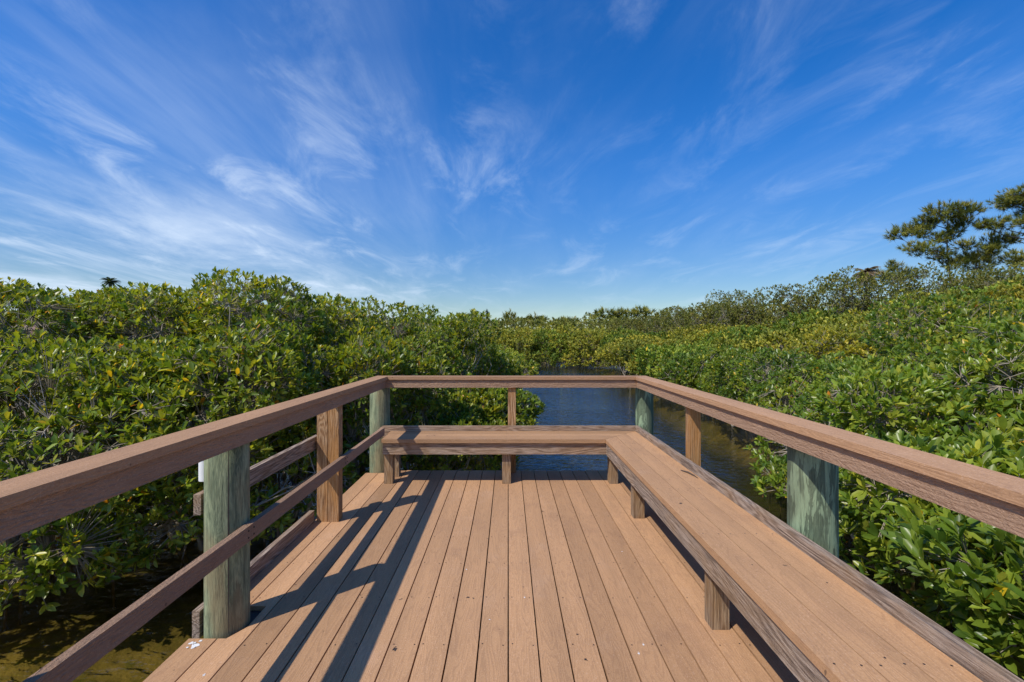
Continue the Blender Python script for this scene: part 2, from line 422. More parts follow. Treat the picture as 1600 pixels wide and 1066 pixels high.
for k in range(-11, 10):
    for y in JY:
        for dx in (0.022, PITCH-0.022):
            if k in (-11, -10) and 2.2 < y < 2.6 or y > 5.08: continue
            mt = Matrix.Translation((k*PITCH+dx + 0.004*math.sin(k*7+y*31), y + 0.006*math.sin(k*13+y*17+dx*90), 0.0002))
            bmesh.ops.create_circle(bm, cap_ends=True, radius=0.0042, segments=7, matrix=mt)
tag(link('screw_heads', finish(bm, 'screw_heads'), MAT['screw'], deck), kind='stuff')
rng0 = np.random.default_rng(5)
def splat(name, x, y, r, mat, parent, z=0.0, n=5):
    """an uneven thin blob lying on a board"""
    bm = bmesh.new()
    for j in range(n):
        a = rng0.uniform(0, 6.28); d = r*(0 if j == 0 else rng0.uniform(0.5, 1.7)); rr = r*(1 if j == 0 else rng0.uniform(0.15, 0.45))
        vs_ = []
        for t in range(11):
            th = t*2*math.pi/11; q_ = rr*rng0.uniform(0.6, 1.15)
            vs_.append(bm.verts.new((d*math.cos(a)+q_*math.cos(th), d*math.sin(a)+q_*math.sin(th), 0.0010 + 0.0003*j)))
        bm.faces.new(vs_)
    return link(name, finish(bm, name), mat, parent, (x, y, z))
splat('bird_dropping', -1.525, 2.215, 0.022, MAT['dropping'], deck, n=11)
splat('bird_dropping', -1.35, 2.02, 0.006, MAT['dropping'], deck, n=6)
for x, y, r in ((0.095, 2.63, 0.006), (-0.27, 2.95, 0.005), (0.62, 2.16, 0.006), (0.66, 2.22, 0.006), (-0.10, 2.42, 0.004), (0.80, 3.2, 0.005)):
    splat('bird_dropping', x, y, r, MAT['dropping'], deck, n=3)
for x, y, r in ((-0.545, 2.19, 0.011), (-0.23, 2.63, 0.009), (-0.20, 2.62, 0.006), (0.35, 2.30, 0.006), (0.30, 3.95, 0.009), (0.36, 2.12, 0.007)):
    splat('stain', x, y, r, MAT['stain'], deck, n=5)

# ------------------------------------------------------------------ the railing
rail = empty('deck_railing', (0, 5.1, 0), 'brown composite top railing on green pilings round three sides of the deck', 'railing')
TOP, CT, FH, CW = 1.079, 0.035, 0.089, 0.150
def xl(y): return -1.311 - 0.0062*y
def xr(y): return 1.354 + 0.0117*y
YI, YO = 5.05, 5.20
cz0, cz1 = TOP-CT, TOP
cut = 0.0015
poly('cap_rail', [(xl(YB), YB), (xl(YI), YI-cut), (xl(YO)-CW, YO-cut), (xl(YB)-CW, YB)], cz0, cz1, MAT['rail_y'], rail, 0.006)
poly('cap_rail', [(xl(YI), YI+cut), (xr(YI), YI+cut), (xr(YO)+CW, YO), (xl(YO)-CW, YO)], cz0, cz1, MAT['rail_x'], rail, 0.006)
poly('cap_rail', [(xr(YB), YB), (xr(YB)+CW, YB), (xr(YO)+CW, YO-cut), (xr(YI), YI-cut)], cz0, cz1, MAT['rail_y'], rail, 0.006)
IN = 0.020
FT = 0.036
f0, f1 = cz0-FH, cz0-0.005
poly('fascia_board', [(xl(YB)-IN, YB), (xl(YI)-IN, YI+IN-0.002), (xl(YI)-IN-FT, YI+IN-0.002), (xl(YB)-IN-FT, YB)], f0, f1, MAT['fascia_y'], rail, 0.004)
poly('fascia_board', [(xl(YI)-IN-FT, YI+IN), (xr(YI)+IN-0.002, YI+IN), (xr(YI)+IN-0.002, YI+IN+FT), (xl(YI)-IN-FT, YI+IN+FT)], f0, f1, MAT['fascia_x'], rail, 0.004)
poly('fascia_board', [(xr(YB)+IN, YB), (xr(YB)+IN+FT, YB), (xr(YI)+IN+FT, YI+IN+FT), (xr(YI)+IN, YI+IN+FT)], f0, f1, MAT['fascia_y'], rail, 0.004)
def piling(x, y, r, mat, seed, top=1.03, lean=0.0):
    rg = np.random.default_rng(seed)
    bm = bmesh.new(); S = 40; zs = [-2.05, -1.2, -0.4, 0.0, 0.25, 0.5, 0.75, top-0.012, top]
    lob = [(k, rg.uniform(0, 6.28), rg.uniform(0.004, 0.016)/k**0.5) for k in (2, 3, 5, 7)]
    chk = rg.uniform(0, 6.28)
    rings = []
    for i, z in enumerate(zs):
        ring = []
        for s in range(S):
            t = 2*math.pi*s/S
            q_ = r*(1 - 0.012*(z)) * (1 + sum(a*math.sin(k*t+p+z*0.8) for k, p, a in lob))
            if i == len(zs)-1: q_ -= 0.010
            ring.append(bm.verts.new((q_*math.cos(t) + lean*z, q_*math.sin(t), z)))
        rings.append(ring)
    for a, b in zip(rings, rings[1:]):
        for s in range(S): bm.faces.new((a[s], a[(s+1) % S], b[(s+1) % S], b[s]))
    bm.faces.new(rings[0][::-1]); bm.faces.new(rings[-1])
    return link('piling', finish(bm, 'piling', smooth=True), mat, rail, (x, y, 0))
p = piling(-1.476, 2.393, 0.105, MAT['pile_l'], 1)
p['label'] = 'green brown piling with a long drying crack'
bm = bmesh.new()                                            # the drying crack, a real slit standing off the round
tube(bm, [(0, 0, z) for z in (0.0, 0.3, 0.6, 0.95)], [0.0016, 0.0030, 0.0028, 0.0012], 5)
link('crack', finish(bm, 'crack'), MAT['stain'], p, (-1.476+0.1035*math.cos(-0.98), 2.393+0.1035*math.sin(-0.98), 0.0))
piling(-1.468, 5.212, 0.113, MAT['pile_l'], 2)
piling(1.568, 2.345, 0.112, MAT['pile_r'], 3)
piling(1.560, 5.212, 0.100, MAT['pile_r'], 4)
piling(1.572, 1.216, 0.112, MAT['pile_r'], 5)
piling(-1.476, 1.05, 0.105, MAT['pile_l'], 6)
piling(-1.476, -0.5, 0.105, MAT['pile_l'], 7); piling(1.568, -0.5, 0.112, MAT['pile_r'], 8)
def square_post(x0, x1, y0, y1):
    return box('square_post', x0, x1, y0, y1, 0.0005, cz0-0.004, MAT['post'], rail, 0.009)
square_post(-1.564, -1.478, 3.721, 3.812)
square_post(-1.472, -1.386, 3.717, 3.808)
square_post(-0.002, 0.086, 5.099, 5.184)
square_post(1.462, 1.548, 3.66, 3.748).location.z -= 0.0
MZ0, MZ1 = 0.452, 0.533
def mid(y0, y1):
    poly('mid_rail', [(xl(y0)-0.004, y0), (xl(y1)-0.004, y1), (xl(y1)-0.040, y1), (xl(y0)-0.040, y0)], MZ0, MZ1, MAT['fascia_y'], rail, 0.004)
mid(YB, 2.354); mid(2.357, 3.766); mid(3.769, 4.955)
bm = bmesh.new()
for y in (2.33, 2.38, 3.745, 3.79):
    for z in (0.475, 0.51):
        bmesh.ops.create_cone(bm, cap_ends=True, segments=8, radius1=0.005, radius2=0.005, depth=0.004,
                              matrix=Matrix.Translation((xl(y)-0.003, y, z)) @ Matrix.Rotation(R(90), 4, 'Y'))
tag(link('screw_heads', finish(bm, 'screw_heads'), MAT['screw'], rail), kind='stuff')
o = box('outer_rail', -1.622, -1.584, 2.345, 3.83, 0.585, 0.690, MAT['grey_y'], rail, 0.006); o['label'] = 'grey weathered timber rail on the outer side'
o = box('kick_board', -1.622, -1.584, 2.335, 3.72, -0.045, 0.095, MAT['grey_y'], rail, 0.006); o['label'] = 'grey weathered timber kick board at deck level'
rod = bmesh.new()
rs = 20
prof = [(0.026, 0.74), (0.031, 0.742), (0.031, 0.945), (0.026, 0.947)]
rr_ = [[rod.verts.new((r_*math.cos(2*math.pi*s/rs), r_*math.sin(2*math.pi*s/rs), z-0.74)) for s in range(rs)] for r_, z in prof]
for a, b in zip(rr_, rr_[1:] + rr_[:1]):
    for s in range(rs): rod.faces.new((a[s], a[(s+1) % rs], b[(s+1) % rs], b[s]))
tag(link('rod_holder', finish(rod, 'rod_holder', smooth=False), MAT['pvc'], None, (-1.613, 2.425, 0.74)),
    'short white plastic pipe fixed behind the near green piling', 'pipe')

# ------------------------------------------------------------------ the bench
bench = empty('corner_bench', (1.2, 4.8, 0), 'L-shaped bench with tan plank seat and grey timber apron', 'bench')
ST, SH = 0.475, 0.038
X0, Y0, BW, G2 = 0.990, 4.630, 0.140, 0.0035
def mitre_y(x): return Y0 + (x - X0)
for i in range(3):
    a, b = X0 + i*BW + (G2/2 if i else 0), X0 + (i+1)*BW - G2/2
    poly('seat_board', [(a, YB), (b, YB), (b, mitre_y(b)-0.002), (a, mitre_y(a)-0.002)], ST-SH, ST, MAT['seat_y'], bench, 0.004)
    c, d = Y0 + i*BW + (G2/2 if i else 0), Y0 + (i+1)*BW - G2/2
    poly('seat_board', [(-1.290 - 0.01*(i == 2), c), (X0 + (c-Y0) - 0.002, c), (X0 + (d-Y0) - 0.002, d), (-1.290 - 0.01*(i == 2), d)], ST-SH, ST, MAT['seat_x'], bench, 0.004)
box('apron', 1.002, 1.040, YB, 4.655, 0.313, ST-SH-0.001, MAT['grey_y'], bench, 0.004)
box('apron', -1.285, 1.0405, 4.657, 4.695, 0.315, ST-SH-0.001, MAT['grey_x'], bench, 0.004)
box('back_strip', 1.412, 1.450, YB, 5.049, 0.40, 0.530, MAT['grey_y'], bench, 0.005)
# back strip of the far bench, its left end rounded off
bm = bmesh.new()
prof = [(1.452, 0.40), (1.452, 0.530), (-1.38, 0.530)] + [(-1.38 - 0.062*math.sin(t), 0.468 + 0.062*math.cos(t)) for t in (0.4, 0.8, 1.2, 1.57, 2.0, 2.4, 2.8)] + [(-1.38, 0.40)]
fa = [bm.verts.new((x, -0.018, z)) for x, z in prof]; fb = [bm.verts.new((x, 0.018, z)) for x, z in prof]
bm.faces.new(fa); bm.faces.new(fb[::-1])
for i in range(len(prof)): bm.faces.new((fa[i], fb[i], fb[(i+1) % len(prof)], fa[(i+1) % len(prof)]))
link('back_strip', finish(bm, 'back_strip', 0.004), MAT['grey_x'], bench, (0, 5.070, 0))
LZ = ST-SH-0.0015
def leg(x, y): box('leg', x, x+0.089, y, y+0.089, 0.0005, LZ, MAT['leg'], bench, 0.005)
for y in (0.85, 2.335, 3.79):
    leg(1.046, y); leg(1.318, y)
leg(1.046, 4.70); leg(1.318, 4.90)
for x in (-1.283, -0.062): leg(x, 4.703)
leg(-1.276, 4.945); leg(-0.062, 4.945)
for y in (0.85, 2.335, 3.79): box('cross_brace', 1.042, 1.409, y+0.091, y+0.127, 0.33, LZ, MAT['joist'], bench)
for x in (-1.283, -0.062): box('cross_brace', x+0.091, x+0.127, 4.697, 5.045, 0.33, LZ, MAT['joist'], bench)
splat('stain', 1.068, 2.82+0.0, 0.010, MAT['stain'], bench, ST, 3)
for x, y in ((1.20, 1.45), (1.10, 2.05), (1.33, 1.9), (1.17, 3.3), (1.02, 4.3)): splat('stain', x, y, 0.004, MAT['stain'], bench, ST, 2)
for x, y in ((-0.85, 4.80), (-0.78, 4.82)): splat('stain', x, y, 0.008, MAT['stain'], bench, ST, 3)
bm = bmesh.new()                                            # screw heads on the seats
for i in range(3):
    for dx in (0.03, 0.11):
        for y in (0.895, 1.42, 2.38, 3.10, 3.83, 4.5): bmesh.ops.create_circle(bm, cap_ends=True, radius=0.0042, segments=7, matrix=Matrix.Translation((X0+i*BW+dx, y+0.004*math.sin(i*9+dx*50), ST+0.0003)))
        for x in (-1.2, -0.6, -0.02, 0.55): bmesh.ops.create_circle(bm, cap_ends=True, radius=0.0042, segments=7, matrix=Matrix.Translation((x, Y0+i*BW+dx, ST+0.0003)))
tag(link('screw_heads', finish(bm, 'screw_heads'), MAT['screw'], bench), kind='stuff')
bm = bmesh.new(); tube(bm, [(0, 0, 0.006), (0.03, -0.06, 0.008), (0.045, -0.14, 0.007), (0.05, -0.20, 0.004)], [0.003, 0.007, 0.005, 0.002], 6)
tag(link('dry_twig', finish(bm, 'dry_twig', smooth=True), MAT['twig'], None, (1.335, 3.52, ST)), 'small dark dry twig lying on the right bench seat', 'twig')

# ------------------------------------------------------------------ foliage
def norm(a): return a/np.maximum(np.linalg.norm(a, axis=-1, keepdims=True), 1e-9)
LEAF7 = np.array([(0, 0, 0), (0.36, 0.17, 0.035), (0.74, 0.18, 0.02), (1, 0, -0.06), (0.52, 0, -0.035), (0.36, -0.17, 0.035), (0.74, -0.18, 0.02)])
LEAF7_T = np.array([(0, 4, 1), (1, 4, 2), (2, 4, 3), (0, 5, 4), (5, 6, 4), (6, 3, 4)])
LEAF6 = np.array([(0, 0, 0), (0.34, 0.165, 0.05), (0.73, 0.17, 0.035), (1, 0, -0.05), (0.73, -0.17, 0.035), (0.34, -0.165, 0.05)])
LEAF6_T = np.array([(0, 3, 2), (0, 2, 1), (0, 5, 4), (0, 4, 3)])
LEAF4 = np.array([(0, 0, 0), (0.55, 0.23, 0.05), (1, 0, -0.05), (0.55, -0.23, 0.05)])
LEAF4_T = np.array([(0, 2, 1), (0, 3, 2)])
NEEDLE = np.array([(0, 0.02, 0), (0, -0.02, 0), (1, 0, 0)]); NEEDLE_T = np.array([(0, 1, 2)])
def wobble(seed, scale):
    rg = np.random.default_rng(seed)
    k = norm(rg.normal(size=(7, 3)))*rg.uniform(0.6, 1.6, (7, 1))*2*math.pi/scale; ph = rg.uniform(0, 6.28, 7)
    return lambda P: np.sin(P @ k.T + ph).mean(1)*1.6
GREEN = [((0.085, 0.140, 0.018), 0.22), ((0.190, 0.275, 0.028), 0.36), ((0.335, 0.395, 0.042), 0.29), ((0.50, 0.47, 0.06), 0.11), ((0.74, 0.50, 0.03), 0.016), ((0.58, 0.24, 0.02), 0.004)]
DEEP = [((0.075, 0.140, 0.020), 0.25), ((0.175, 0.275, 0.030), 0.37), ((0.310, 0.395, 0.044), 0.28), ((0.46, 0.47, 0.06), 0.085), ((0.76, 0.52, 0.03), 0.012), ((0.62, 0.24, 0.02), 0.003)]
LIME = [((0.135, 0.175, 0.022), 0.26), ((0.265, 0.285, 0.032), 0.33), ((0.44, 0.41, 0.046), 0.28), ((0.58, 0.48, 0.06), 0.13)]
OLIVE = [((0.100, 0.130, 0.026), 0.33), ((0.195, 0.215, 0.038), 0.40), ((0.31, 0.295, 0.052), 0.23), ((0.29, 0.22, 0.09), 0.04)]
PINE = [((0.110, 0.145, 0.026), 0.30), ((0.205, 0.225, 0.036), 0.4), ((0.32, 0.30, 0.05), 0.30)]
def pick(pal, n, rg):
    c = np.array([p_[0] for p_ in pal]); w = np.array([p_[1] for p_ in pal]); w = w/w.sum()
    i = rg.choice(len(pal), n, p=w)
    return c[i]*rg.uniform(0.82, 1.18, (n, 1)), i
def leaves_at(P, D, k, size, rg, spread=(0.22, 1.20), up=0.5):
    """k leaves round every twig tip; returns base points and (dir, side, normal) frames"""
    n = len(P)
    a = D[:, None, :]
    ref = norm(rg.normal(size=(n, 1, 3))); u = norm(np.cross(a, ref)); v = np.cross(a, u)
    th = (np.arange(k)[None, :]*2.4 + rg.uniform(0, 6.28, (n, 1)) + rg.normal(0, 0.25, (n, k)))[..., None]
    al = rg.uniform(*spread, (n, k))[..., None]
    rad = u*np.cos(th) + v*np.sin(th)
    d = norm(a*np.cos(al) + rad*np.sin(al) + np.array([0, 0, 0.12]))
    nn = a*np.sin(al) - rad*np.cos(al) + np.array([0, 0, up*0.6]) + np.array(SUN_TO)*0.65 + rg.normal(0, 0.25, (n, k, 3))   # leaves turn to the light
    nn = norm(nn - d*(nn*d).sum(-1, keepdims=True)); s = np.cross(nn, d)
    base = P[:, None, :] - a*rg.uniform(0, 0.05, (n, k, 1))*(size/0.11) + d*0.008
    L = size*rg.uniform(0.50, 1.22, (n, k))*rg.uniform(0.75, 1.15, (n, 1))
    f = lambda z: z.reshape(-1, 3)
    return f(base), f(d), f(s), f(nn), L.ravel()
def leaf_geom(B, d, s, nn, L, tpl, tri, cols):
    V = B[:, None, :] + L[:, None, None]*(tpl[None, :, 0:1]*d[:, None, :] + tpl[None, :, 1:2]*s[:, None, :] + tpl[None, :, 2:3]*nn[:, None, :])
    T = tri[None] + (np.arange(len(B))*len(tpl))[:, None, None]
    return V.reshape(-1, 3), T.reshape(-1, 3), np.repeat(cols, len(tpl), 0)
def sticks(A, Bp, ra, rb, rg, bend=0.12, seg=2):
    """bent three-sided twigs from A to B"""
    n = len(A); d = norm(Bp-A); u = norm(np.cross(d, norm(rg.normal(size=(n, 3))))); v = np.cross(d, u)
    Ln = np.linalg.norm(Bp-A, axis=1, keepdims=True)
    Mid = (A+Bp)/2 + (u*rg.normal(0, bend, (n, 1)) + v*rg.normal(0, bend, (n, 1)))*Ln
    ra = np.broadcast_to(ra, (n,))[:, None]; rb = np.broadcast_to(rb, (n,))[:, None]
    rings = []
    for C, r_ in ((A, ra), (Mid, (ra+rb)/2), (Bp, rb))[::(1 if seg == 2 else 2)]:
        for t in (0, 2.094, 4.189): rings.append(C + (u*math.cos(t) + v*math.sin(t))*r_)
    V = np.stack(rings, 1)
    tr_ = []
    for k in (0, 3)[:seg]:
        for j in range(3):
            a, b = k+j, k+(j+1) % 3
            tr_ += [(a, b, b+3), (a, b+3, a+3)]
    T = np.array(tr_)[None] + (np.arange(n)*3*(seg+1))[:, None, None]
    return V.reshape(-1, 3), T.reshape(-1, 3)
def cat(parts):
    Vs, Ts, Cs, o_ = [], [], [], 0
    for p_ in parts:
        Vs.append(p_[0]); Ts.append(p_[1]+o_); o_ += len(p_[0])
        if len(p_) > 2: Cs.append(p_[2])
    return np.concatenate(Vs), np.concatenate(Ts), (np.concatenate(Cs) if Cs else None)
def project(P):
    y = np.maximum(P[:, 1], 0.05)
    return 794 + 711*P[:, 0]/y, 531 - 711*(P[:, 2]-EYE)/y

LEAF_VARIANTS = []
def leaf_variants():
    rg = np.random.default_rng(99)
    for pal in (GREEN, DEEP):
        for c, w in pal:
            for _ in range(3 if w > 0.1 else 1):
                V = LEAF7.copy(); V[:, 1] *= rg.uniform(0.85, 1.15); V[3, 2] += rg.uniform(-0.10, 0.05); V[[1, 2, 5, 6], 2] += rg.uniform(0, 0.05)
                me = np_mesh('leaf', V, LEAF7_T, np.tile(np.array(c)*rg.uniform(0.85, 1.15), (7, 1)))
                me.materials.append(MAT['leaf']); LEAF_VARIANTS.append((np.array(c), me))
leaf_variants()
VCOL = np.array([c for c, _ in LEAF_VARIANTS])

def make_lobes(x, y, top, bot, rx, ry, k, rg):
    cz, rz = (top+bot)/2, (top-bot)/2
    L = [(x, y, cz - 0.08*rz, rx*0.84, ry*0.84, rz*0.88)]
    for i in range(k):
        t = 2*math.pi*(i + rg.uniform(-0.3, 0.3))/k; e = rg.uniform(-0.35, 0.75)
        c, s = math.cos(t)*math.cos(e), math.sin(t)*math.cos(e)
        q_ = rg.uniform(0.36, 0.52)
        L.append((x + c*rx*0.70, y + s*ry*0.70, cz + math.sin(e)*rz*0.66, rx*q_, ry*q_, rz*q_*rg.uniform(0.8, 1.05)))
    return np.array(L)
def sample_tips(lobes, n, rg, seed, zmin, gap, keep, deep=0.42):
    area = (lobes[:, 3]*lobes[:, 4] + lobes[:, 3]*lobes[:, 5] + lobes[:, 4]*lobes[:, 5])
    w1_, w2_ = wobble(seed, 1.5), wobble(seed+1, 0.55)
    P_, N_ = [], []; got = 0
    for _ in range(30):
        m_ = n*2
        li = rg.choice(len(lobes), m_, p=area/area.sum()); Lb = lobes[li]
        u = norm(rg.normal(size=(m_, 3)))
        rad = 1 - deep*rg.random(m_)**1.7
        P = Lb[:, :3] + u*Lb[:, 3:6]*rad[:, None]
        P = P + u*(0.16*w1_(P) + 0.07*w2_(P))[:, None]
        N = norm(u/Lb[:, 3:6])
        imp = np.stack([np.sqrt((((P-l[:3])/l[3:6])**2).sum(1)) for l in lobes], 1)
        ok = (imp.min(1) > 0.60) & (P[:, 2] > zmin + 0.12*w1_(P*1.7)) & (u[:, 2] > -0.85)
        ok &= (w2_(P*0.6 + 7) + 0.5*w1_(P) > gap) | (rg.random(m_) < 0.22)
        ok &= ~((P[:, 0] > -1.95) & (P[:, 0] < 1.86) & (P[:, 1] < 5.75))
        if keep is not None: ok &= keep(P)
        tc_ = norm(np.array([0, 0, EYE]) - P); fc = (N*tc_).sum(1) + 0.35*N[:, 2]
        ok &= (fc > -0.25) | (rg.random(m_) < 0.30)
        P_.append(P[ok]); N_.append(N[ok]); got += ok.sum()
        if got >= n: break
    P, N = np.concatenate(P_)[:n], np.concatenate(N_)[:n]
    return P, N
def mangrove(label, x, y, top, bot, rx, ry, n, seed, pal=GREEN, size=0.112, k=8, near=True, parts=0, roots=0, group=None,
             gap=-0.45, sub=6, extra=(), twig=1.0, keep=None, name='mangrove_tree', cat_='tree', upb=0.55, deep=0.42, bark=None, tone=1.0):
    rg = np.random.default_rng(seed)
    gz = float(ground_z(np.array(x), np.array(y)))
    base = np.array([x, y, gz])
    t = empty(name, tuple(base), label, cat_, group)
    lobes = make_lobes(x, y, top, bot, rx, ry, sub, rg)
    if len(extra): lobes = np.concatenate([lobes, np.array(extra)])
    P, N = sample_tips(lobes, n, rg, seed*3+1, bot, gap, keep, deep)
    D = norm(N*0.75 + np.array([0, 0, upb]) + rg.normal(0, 0.33, N.shape))
    B, d, s, nn, L = leaves_at(P, D, k, size, rg)
    rc, _ = pick(pal, len(P), rg)                            # a leaf keeps partly to the hue of its rosette
    lc, li = pick(pal, len(B), rg)
    old = lc[:, 0] > 0.5
    cols = np.where(old[:, None], lc, 0.55*lc + 0.45*np.minimum(np.repeat(rc, k, 0), 0.38))*tone
    hue = np.repeat(wobble(seed*7+3, 2.2)(P), k)[:, None]     # some boughs carry younger, yellower leaves
    cols = cols*(1 + hue*np.array([0.30, 0.20, 0.05]))*rg.uniform(0.86, 1.12)
    cols = np.clip(cols, 0.01, 0.8)
    mask = np.ones(len(B), bool)
    if parts:
        tip = B + d*L[:, None]
        ux, uy = project(B); vx, vy = project(tip)
        dist = np.linalg.norm(B - np.array([0, 0, EYE]), axis=1)
        plen = np.hypot(ux-vx, uy-vy)
        outer = np.einsum('ij,ij->i', np.repeat(N, k, 0), np.array([0, 0, EYE]) - B)/dist > 0.15
        ok = (ux > 4) & (ux < 1590) & (uy > 380) & (uy < 1060) & outer & (B[:, 1] > 0.4)
        score = np.where(ok, plen, -1)
        idx = np.argsort(-score)[:parts]; idx = idx[score[idx] > 9]
        for i in idx:
            j = int(np.argmin(((VCOL - cols[i])**2).sum(1)))
            o_ = bpy.data.objects.new('leaf', LEAF_VARIANTS[j][1]); COL.objects.link(o_); o_.parent = t
            b_ = B[i] - base
            o_.matrix_basis = Matrix(((d[i][0]*L[i], s[i][0]*L[i], nn[i][0]*L[i], b_[0]), (d[i][1]*L[i], s[i][1]*L[i], nn[i][1]*L[i], b_[1]),
                                      (d[i][2]*L[i], s[i][2]*L[i], nn[i][2]*L[i], b_[2]), (0, 0, 0, 1)))
        mask[idx] = False
    tpl, tri = (LEAF6, LEAF6_T) if (near and parts >= 250) else (LEAF4, LEAF4_T)
    V, T, C = leaf_geom(B[mask]-base, d[mask], s[mask], nn[mask], L[mask], tpl, tri, cols[mask])
    cr = link('crown', np_mesh('crown', V, T, C), MAT['leaf'] if size < 0.14 else MAT['leaf_far'], t, tuple(base))
    tag(cr, kind='stuff')
    # twigs, branches and stem
    nb = max(6, n//14)
    li = rg.integers(0, len(lobes), nb); u = norm(rg.normal(size=(nb, 3)) + np.array([0, 0, 0.3]))
    nodes = lobes[li, :3] + u*lobes[li, 3:6]*rg.uniform(0.35, 0.78, (nb, 1)); nodes[:, 2] = np.maximum(nodes[:, 2], WATER+0.25)
    if keep is not None or True:
        okn = ~((nodes[:, 0] > -1.9) & (nodes[:, 0] < 1.9) & (nodes[:, 1] < 5.7)); nodes = nodes[okn]; nb = len(nodes)
    near_n = np.concatenate([((P[i:i+800, None, :]-nodes[None])**2).sum(-1).argmin(1) for i in range(0, len(P), 800)])
    A = nodes[near_n]
    far_ = np.linalg.norm(P-A, axis=1, keepdims=True)
    A = P + (A-P)*np.minimum(1, 0.65/np.maximum(far_, 1e-6))
    sel = rg.random(len(P)) < twig*(0.55 if pal is DEEP else 1.0)*(1.0 if parts else 0.45)
    g_ = [sticks(A[sel], P[sel], 0.0052*size/0.11, 0.0026*size/0.11, rg, 0.12, 1)] if sel.any() else []
    ns = max(2, nb//9)
    stems = np.stack([x + rg.normal(0, rx*0.33, ns), y + rg.normal(0, ry*0.33, ns), np.full(ns, 0.0)], 1)
    stems[:, 2] = bot + (top-bot)*rg.uniform(0.10, 0.42, ns)
    ni = ((nodes[:, None]-stems[None])**2).sum(-1).argmin(1)
    g_.append(sticks(stems[ni], nodes, 0.016, 0.006, rg, 0.14))
    root_top = np.stack([x + (stems[:, 0]-x)*0.55, y + (stems[:, 1]-y)*0.55, np.full(ns, gz-0.05)], 1)
    g_.append(sticks(root_top, stems, 0.045, 0.024, rg, 0.06))
    V, T, _ = cat(g_)
    link('branches', np_mesh('branches', V-base, T), bark or MAT['bark'], t, tuple(base))
    # arching prop roots, each its own part
    for i in range(roots):
        a = rg.uniform(0, 6.28) if i % 3 == 0 else rg.normal(math.atan2(-y+0.5, -x*0.9), 0.9)
        q_ = rg.uniform(0.55, 0.95)
        ex, ey = x + math.cos(a)*rx*q_, y + math.sin(a)*ry*q_
        if -1.9 < ex < 1.9 and ey < 5.6: continue
        z0 = rg.uniform(-0.55, -0.1); sx_, sy_ = x + (ex-x)*rg.uniform(0.55, 0.85), y + (ey-y)*rg.uniform(0.55, 0.85)
        ez = float(ground_z(np.array(ex), np.array(ey))) - 0.05
        bm_ = bmesh.new(); r_ = rg.uniform(0.009, 0.018)
        pts = [Vector((sx_, sy_, z0)) - Vector(base), Vector((sx_+(ex-sx_)*0.55, sy_+(ey-sy_)*0.55, z0+(ez-z0)*0.22)) - Vector(base),
               Vector((sx_+(ex-sx_)*0.88, sy_+(ey-sy_)*0.88, z0+(ez-z0)*0.6)) - Vector(base), Vector((ex, ey, ez)) - Vector(base)]
        tube(bm_, pts, [r_*1.1, r_, r_*0.9, r_*0.8], 6)
        link('prop_root', finish(bm_, 'prop_root', smooth=True), MAT['bark_root'], t, tuple(base))
    return t

# --- left bank: glossy green mangroves from the water's edge beside the deck, back along the creek
LB = 'mangroves on the left bank'
mangrove('broad mangrove overhanging the brown shallows at the lower left', -5.35, 5.35, 1.78, -0.90, 2.1, 1.75, 4900, 11, parts=300, roots=7, group=LB, size=0.10, k=7,
         extra=[(-4.55, 4.25, -0.50, 0.85, 0.62, 0.46), (-5.5, 4.0, -0.42, 0.9, 0.65, 0.52), (-6.4, 4.1, -0.2, 0.9, 0.7, 0.6), (-4.9, 4.45, 0.2, 0.8, 0.6, 0.5)])
mangrove('low mangrove with bare prop roots behind the near green piling', -3.75, 6.25, 1.72, -0.88, 1.75, 1.55, 4400, 12, parts=300, roots=11, group=LB, size=0.10, k=7,
         extra=[(-3.85, 4.90, -0.50, 0.78, 0.58, 0.44), (-3.1, 5.30, -0.48, 0.68, 0.52, 0.44), (-3.5, 5.1, 0.15, 0.7, 0.5, 0.45), (-2.5, 5.8, -0.3, 0.5, 0.5, 0.45)])
mangrove('tall mangrove rising at the far left edge of the photo', -7.6, 7.4, 2.66, -0.6, 2.3, 1.9, 3700, 13, roots=2, group=LB, parts=160, size=0.10, k=7)
mangrove('highest domed mangrove of the left bank, left of the rail corner', -4.75, 8.2, 2.92, -0.6, 2.35, 1.9, 4600, 14, roots=2, group=LB, parts=120, size=0.10, k=7, gap=-0.35)
mangrove('mangrove directly behind the left railing and its double square post', -2.35, 7.1, 1.62, -0.80, 1.45, 1.25, 2900, 15, parts=260, roots=8, group=LB, size=0.098, k=7)
mangrove('twiggy mangrove just right of the highest dome on the left bank', -2.85, 9.3, 2.68, -0.6, 1.75, 1.6, 3000, 16, group=LB, gap=-0.15, size=0.10, k=6)
mangrove('mangrove behind the far rail, left of its square centre post', -0.95, 7.9, 0.68, -0.84, 1.35, 1.2, 2800, 17, parts=200, roots=8, group=LB, size=0.098, k=7)
mangrove('mangrove at the water corner behind the far rail centre post', -0.42, 8.9, 0.74, -0.84, 1.15, 1.2, 2000, 18, roots=6, group=LB, size=0.098, k=7)
mangrove('rounded mangrove above the far left rail corner', -1.75, 10.6, 2.50, -0.6, 1.55, 1.6, 2500, 19, group=LB, gap=-0.2, size=0.105, k=6)
mangrove('sloping mangrove where the left bank drops towards the creek', -1.20, 13.0, 1.72, -0.7, 1.55, 1.9, 2300, 20, group=LB, size=0.115, near=False)
mangrove('last low mangrove of the left bank beside the open creek', -0.75, 16.6, 1.05, -0.80, 1.65, 2.4, 2200, 21, group=LB, size=0.13, near=False)
mangrove('mangrove standing behind the highest dome on the left bank', -8.2, 11.6, 2.75, -0.4, 2.6, 2.0, 2200, 22, group=LB, size=0.13, near=False)

